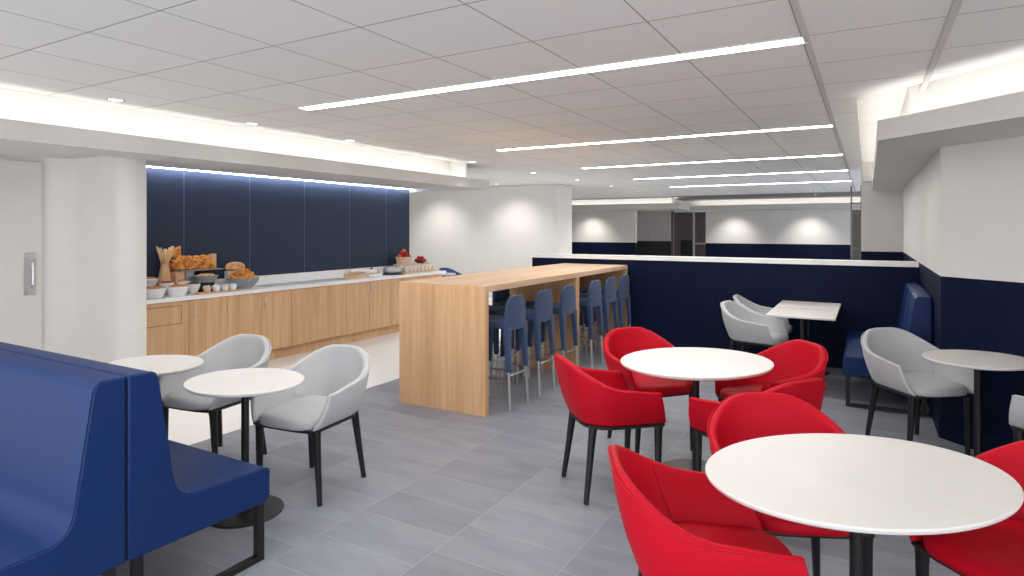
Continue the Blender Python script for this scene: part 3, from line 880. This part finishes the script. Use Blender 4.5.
o = obj('riser_block', box(nb(), -0.05, 0.05, -0.08, 0.08, 0, 0.109), 'darkw', None, mods=[bevel(0.003)]); o.location = (-6.40, 4.28, ZC)
tag(o, 'low dark block under the wide grey metal bowl', 'block')
bowl('metal_bowl', -6.40, 4.28, 0.135, 0.072, 'galv', 'wide grey metal bowl of small pastries in front of the heap', fill='loaf', z=ZC + 0.1095, foot=0.75)
o = obj('serving_board', box(nb(), -0.06, 0.06, -0.25, 0.25, 0, 0.014), 'board', None, mods=[bevel(0.004)]); o.location = (-6.215, 4.30, ZC)
tag(o, 'long narrow wooden board with four small bowls on it', 'board')
for k, (y, mt, lab) in enumerate(((4.175, 'tanbowl', 'small tan bowl, leftmost of four on the wooden board'), (4.285, 'ceram', 'small white bowl, second from left on the wooden board'), (4.39, 'ceram', 'small white bowl, third from left on the wooden board'), (4.49, 'ceram', 'small white bowl, rightmost of four on the wooden board'))):
    bowl('small_bowl', -6.215, y, 0.047, 0.058, mt, lab, z=ZC + 0.0145, fill='cream', foot=0.7, group='small bowls on the wooden board')
# cutting boards and cakes
for k, (x, y, a, L_, W_, z, h, mt, lab) in enumerate((
        (-6.33, 6.57, 0.2, 0.36, 0.17, 0, 0.026, 'board', 'light wooden cutting board lying nearest along the counter'),
        (-6.42, 6.93, 0.1, 0.36, 0.20, 0, 0.030, 'stone', 'white stone board right of the wooden cutting board'),
        (-6.60, 6.82, 0.0, 0.34, 0.13, 0, 0.045, 'board', 'thick wooden board at the backsplash'),)):
    o = obj('cutting_board', box(nb(), -W_ / 2, W_ / 2, -L_ / 2, L_ / 2, 0, h), mt, None, mods=[bevel(0.005)]); o.location = (x, y, ZC + z); o.rotation_euler = (0, 0, a)
    tag(o, lab, 'board')
for k, (x, y, z, lab, bl) in enumerate(((-6.60, 6.84, 0.0465, 'cream folded cake on the thick wooden board', 'dark berry topping the cake on the thick wooden board'), (-6.42, 6.95, 0.0315, 'cream folded cake on the white stone board', 'dark berry topping the cake on the white stone board'))):
    bm = lathe(nb(), [(0, 0), (0.06, 0), (0.078, 0.012), (0.073, 0.045), (0.03, 0.06), (0, 0.062)], 24, sx=0.8, sy=1.7)
    o = obj('cake', bm, 'cream', None, smooth=True); o.location = (x, y, ZC + z); tag(o, lab, 'cake')
    o = obj('berry', lathe(nb(), [(0, 0), (0.012, 0.004), (0.018, 0.016), (0.010, 0.030), (0, 0.032)], 12), 'dark_food', None, smooth=True); o.location = (x, y + 0.02, ZC + z + 0.062)
    tag(o, bl, 'berry')
# steel chafing dish
t = empty('chafing_dish', (-6.36, 7.36, ZC))
obj('stand', lathe(nb(), [(0, 0), (0.17, 0), (0.17, 0.012), (0.12, 0.02), (0, 0.02)], 36), 'black', t, smooth=True, angle=40)
obj('pan', lathe(nb(), [(0, 0.021), (0.12, 0.022), (0.14, 0.045), (0.142, 0.055), (0, 0.055)], 36), 'satin', t, smooth=True, angle=40)
ld = obj('lid', lathe(nb(), [(0.142, 0.056), (0.138, 0.085), (0.11, 0.112), (0.05, 0.126), (0, 0.128)], 36), 'satin', t, smooth=True, angle=60)
obj('knob', lathe(nb(), [(0, 0.128), (0.008, 0.128), (0.016, 0.142), (0.010, 0.152), (0, 0.154)], 14), 'black', ld, smooth=True)
tag(t, 'round polished steel chafing dish with a domed lid', 'dish')
bm = nb(); tube(bm, [(-0.07, -0.02, 0.038), (0, 0, 0.038), (0.06, 0.05, 0.038)], [0.028, 0.036, 0.022], 12)
o = obj('bread_roll', bm, 'loaf', None, smooth=True); o.location = (-6.58, 7.18, ZC); tag(o, 'brown bread roll left of the steel dish', 'bread')
# dessert platform with glasses
t = empty('dessert_stand', (-6.42, 8.0, ZC))
obj('plate', box(nb(), -0.15, 0.15, -0.40, 0.40, 0, 0.014), 'board', t, mods=[bevel(0.003)])
tag(t, 'low wooden platform carrying rows of cream desserts', 'stand')
bm0 = lathe(nb(), [(0, 0), (0.030, 0), (0.038, 0.060), (0.043, 0.080), (0.034, 0.098), (0, 0.102)], 20)
des = obj('dessert_cup', bm0, 'cream', None, smooth=True, angle=50); nd = 0
for i in range(3):
    for j in range(8):
        o = des if nd == 0 else des.copy()
        if nd: C.objects.link(o)
        nd += 1
        o.location = (-6.515 + i * 0.092, 7.66 + j * 0.098, ZC + 0.0145)
        tag(o, 'cream dessert cup in the rows on the low wooden platform', 'dessert', 'dessert cups on the platform')
o = obj('serving_board', box(nb(), -0.09, 0.09, -0.38, 0.38, 0, 0.014), 'tanbowl', None, mods=[bevel(0.003)]); o.location = (-6.51, 7.99, ZC + 0.118)
tag(o, 'pinkish board lying across the dessert cups', 'board')
bowl('fruit_bowl', -6.50, 7.80, 0.135, 0.115, 'tanbowl', 'tan stoneware bowl piled with red and orange fruit', z=ZC + 0.1325, foot=0.85)
bmf = lathe(nb(), [(0, 0), (0.02, 0.004), (0.033, 0.02), (0.034, 0.036), (0.022, 0.054), (0.006, 0.056), (0, 0.052)], 16)
fr = obj('fruit', bmf, 'berry', None, smooth=True); nf = 0
bmf2 = lathe(nb(), [(0, 0), (0.02, 0.004), (0.033, 0.02), (0.034, 0.036), (0.022, 0.054), (0.006, 0.056), (0, 0.052)], 16)
fo = obj('fruit', bmf2, 'granola', None, smooth=True); used_fo = False
for (n, rad, zz) in ((7, 0.082, 0.100), (1, 0, 0.11), (4, 0.042, 0.145), (1, 0.0, 0.188)):
    for k in range(n):
        a = k * 2 * PI / n
        orange = (k + n) % 3 == 0 or zz > 0.16
        if orange:
            o = fo if not used_fo else fo.copy()
            if used_fo: C.objects.link(o)
            used_fo = True; lab = 'orange fruit in the pile on the tan stoneware bowl'
        else:
            o = fr if nf == 0 else fr.copy()
            if nf: C.objects.link(o)
            nf += 1; lab = 'red fruit in the pile on the tan stoneware bowl'
        o.location = (-6.50 + rad * math.cos(a), 7.80 + rad * math.sin(a), ZC + 0.1325 + zz)
        tag(o, lab, 'fruit', 'fruit in the tan bowl')
bowl('fruit_dish', -6.49, 8.22, 0.11, 0.035, 'dark_food', 'shallow dark dish of red strawberries right of the tan fruit bowl', z=ZC + 0.1325)
k = 0
for (n, rad, zz) in ((7, 0.065, 0.022), (4, 0.032, 0.06)):
    for q in range(n):
        a = q * 2 * PI / n + 0.3; o = fr.copy(); C.objects.link(o)
        o.location = (-6.49 + rad * math.cos(a), 8.22 + rad * math.sin(a), ZC + 0.1325 + zz); o.scale = (0.9, 0.9, 0.9)
        tag(o, 'red strawberry in the shallow dark dish', 'fruit', 'strawberries in the dark dish')

# ------------------------------------------------------------------ world, camera, view
w = bpy.data.worlds.new('World'); sc.world = w; w.use_nodes = True
w.node_tree.nodes['Background'].inputs['Color'].default_value = (0.95, 0.97, 1.0, 1)
w.node_tree.nodes['Background'].inputs['Strength'].default_value = 2.5

cam = bpy.data.cameras.new('camera'); co = bpy.data.objects.new('camera', cam); C.objects.link(co)
co.location = (0, 0, 1.58); co.rotation_euler = (PI / 2, 0, math.radians(29.88))
cam.sensor_width = 36; cam.lens = 619 / 1024 * 36
cam.shift_y = -(288 - 229) / 1024
cam.clip_start = 0.05
sc.camera = co
sc.view_settings.view_transform = 'Standard'; sc.view_settings.look = 'None'
sc.view_settings.exposure = 0.2; sc.view_settings.gamma = 1.0
sc.view_settings.use_curve_mapping = False
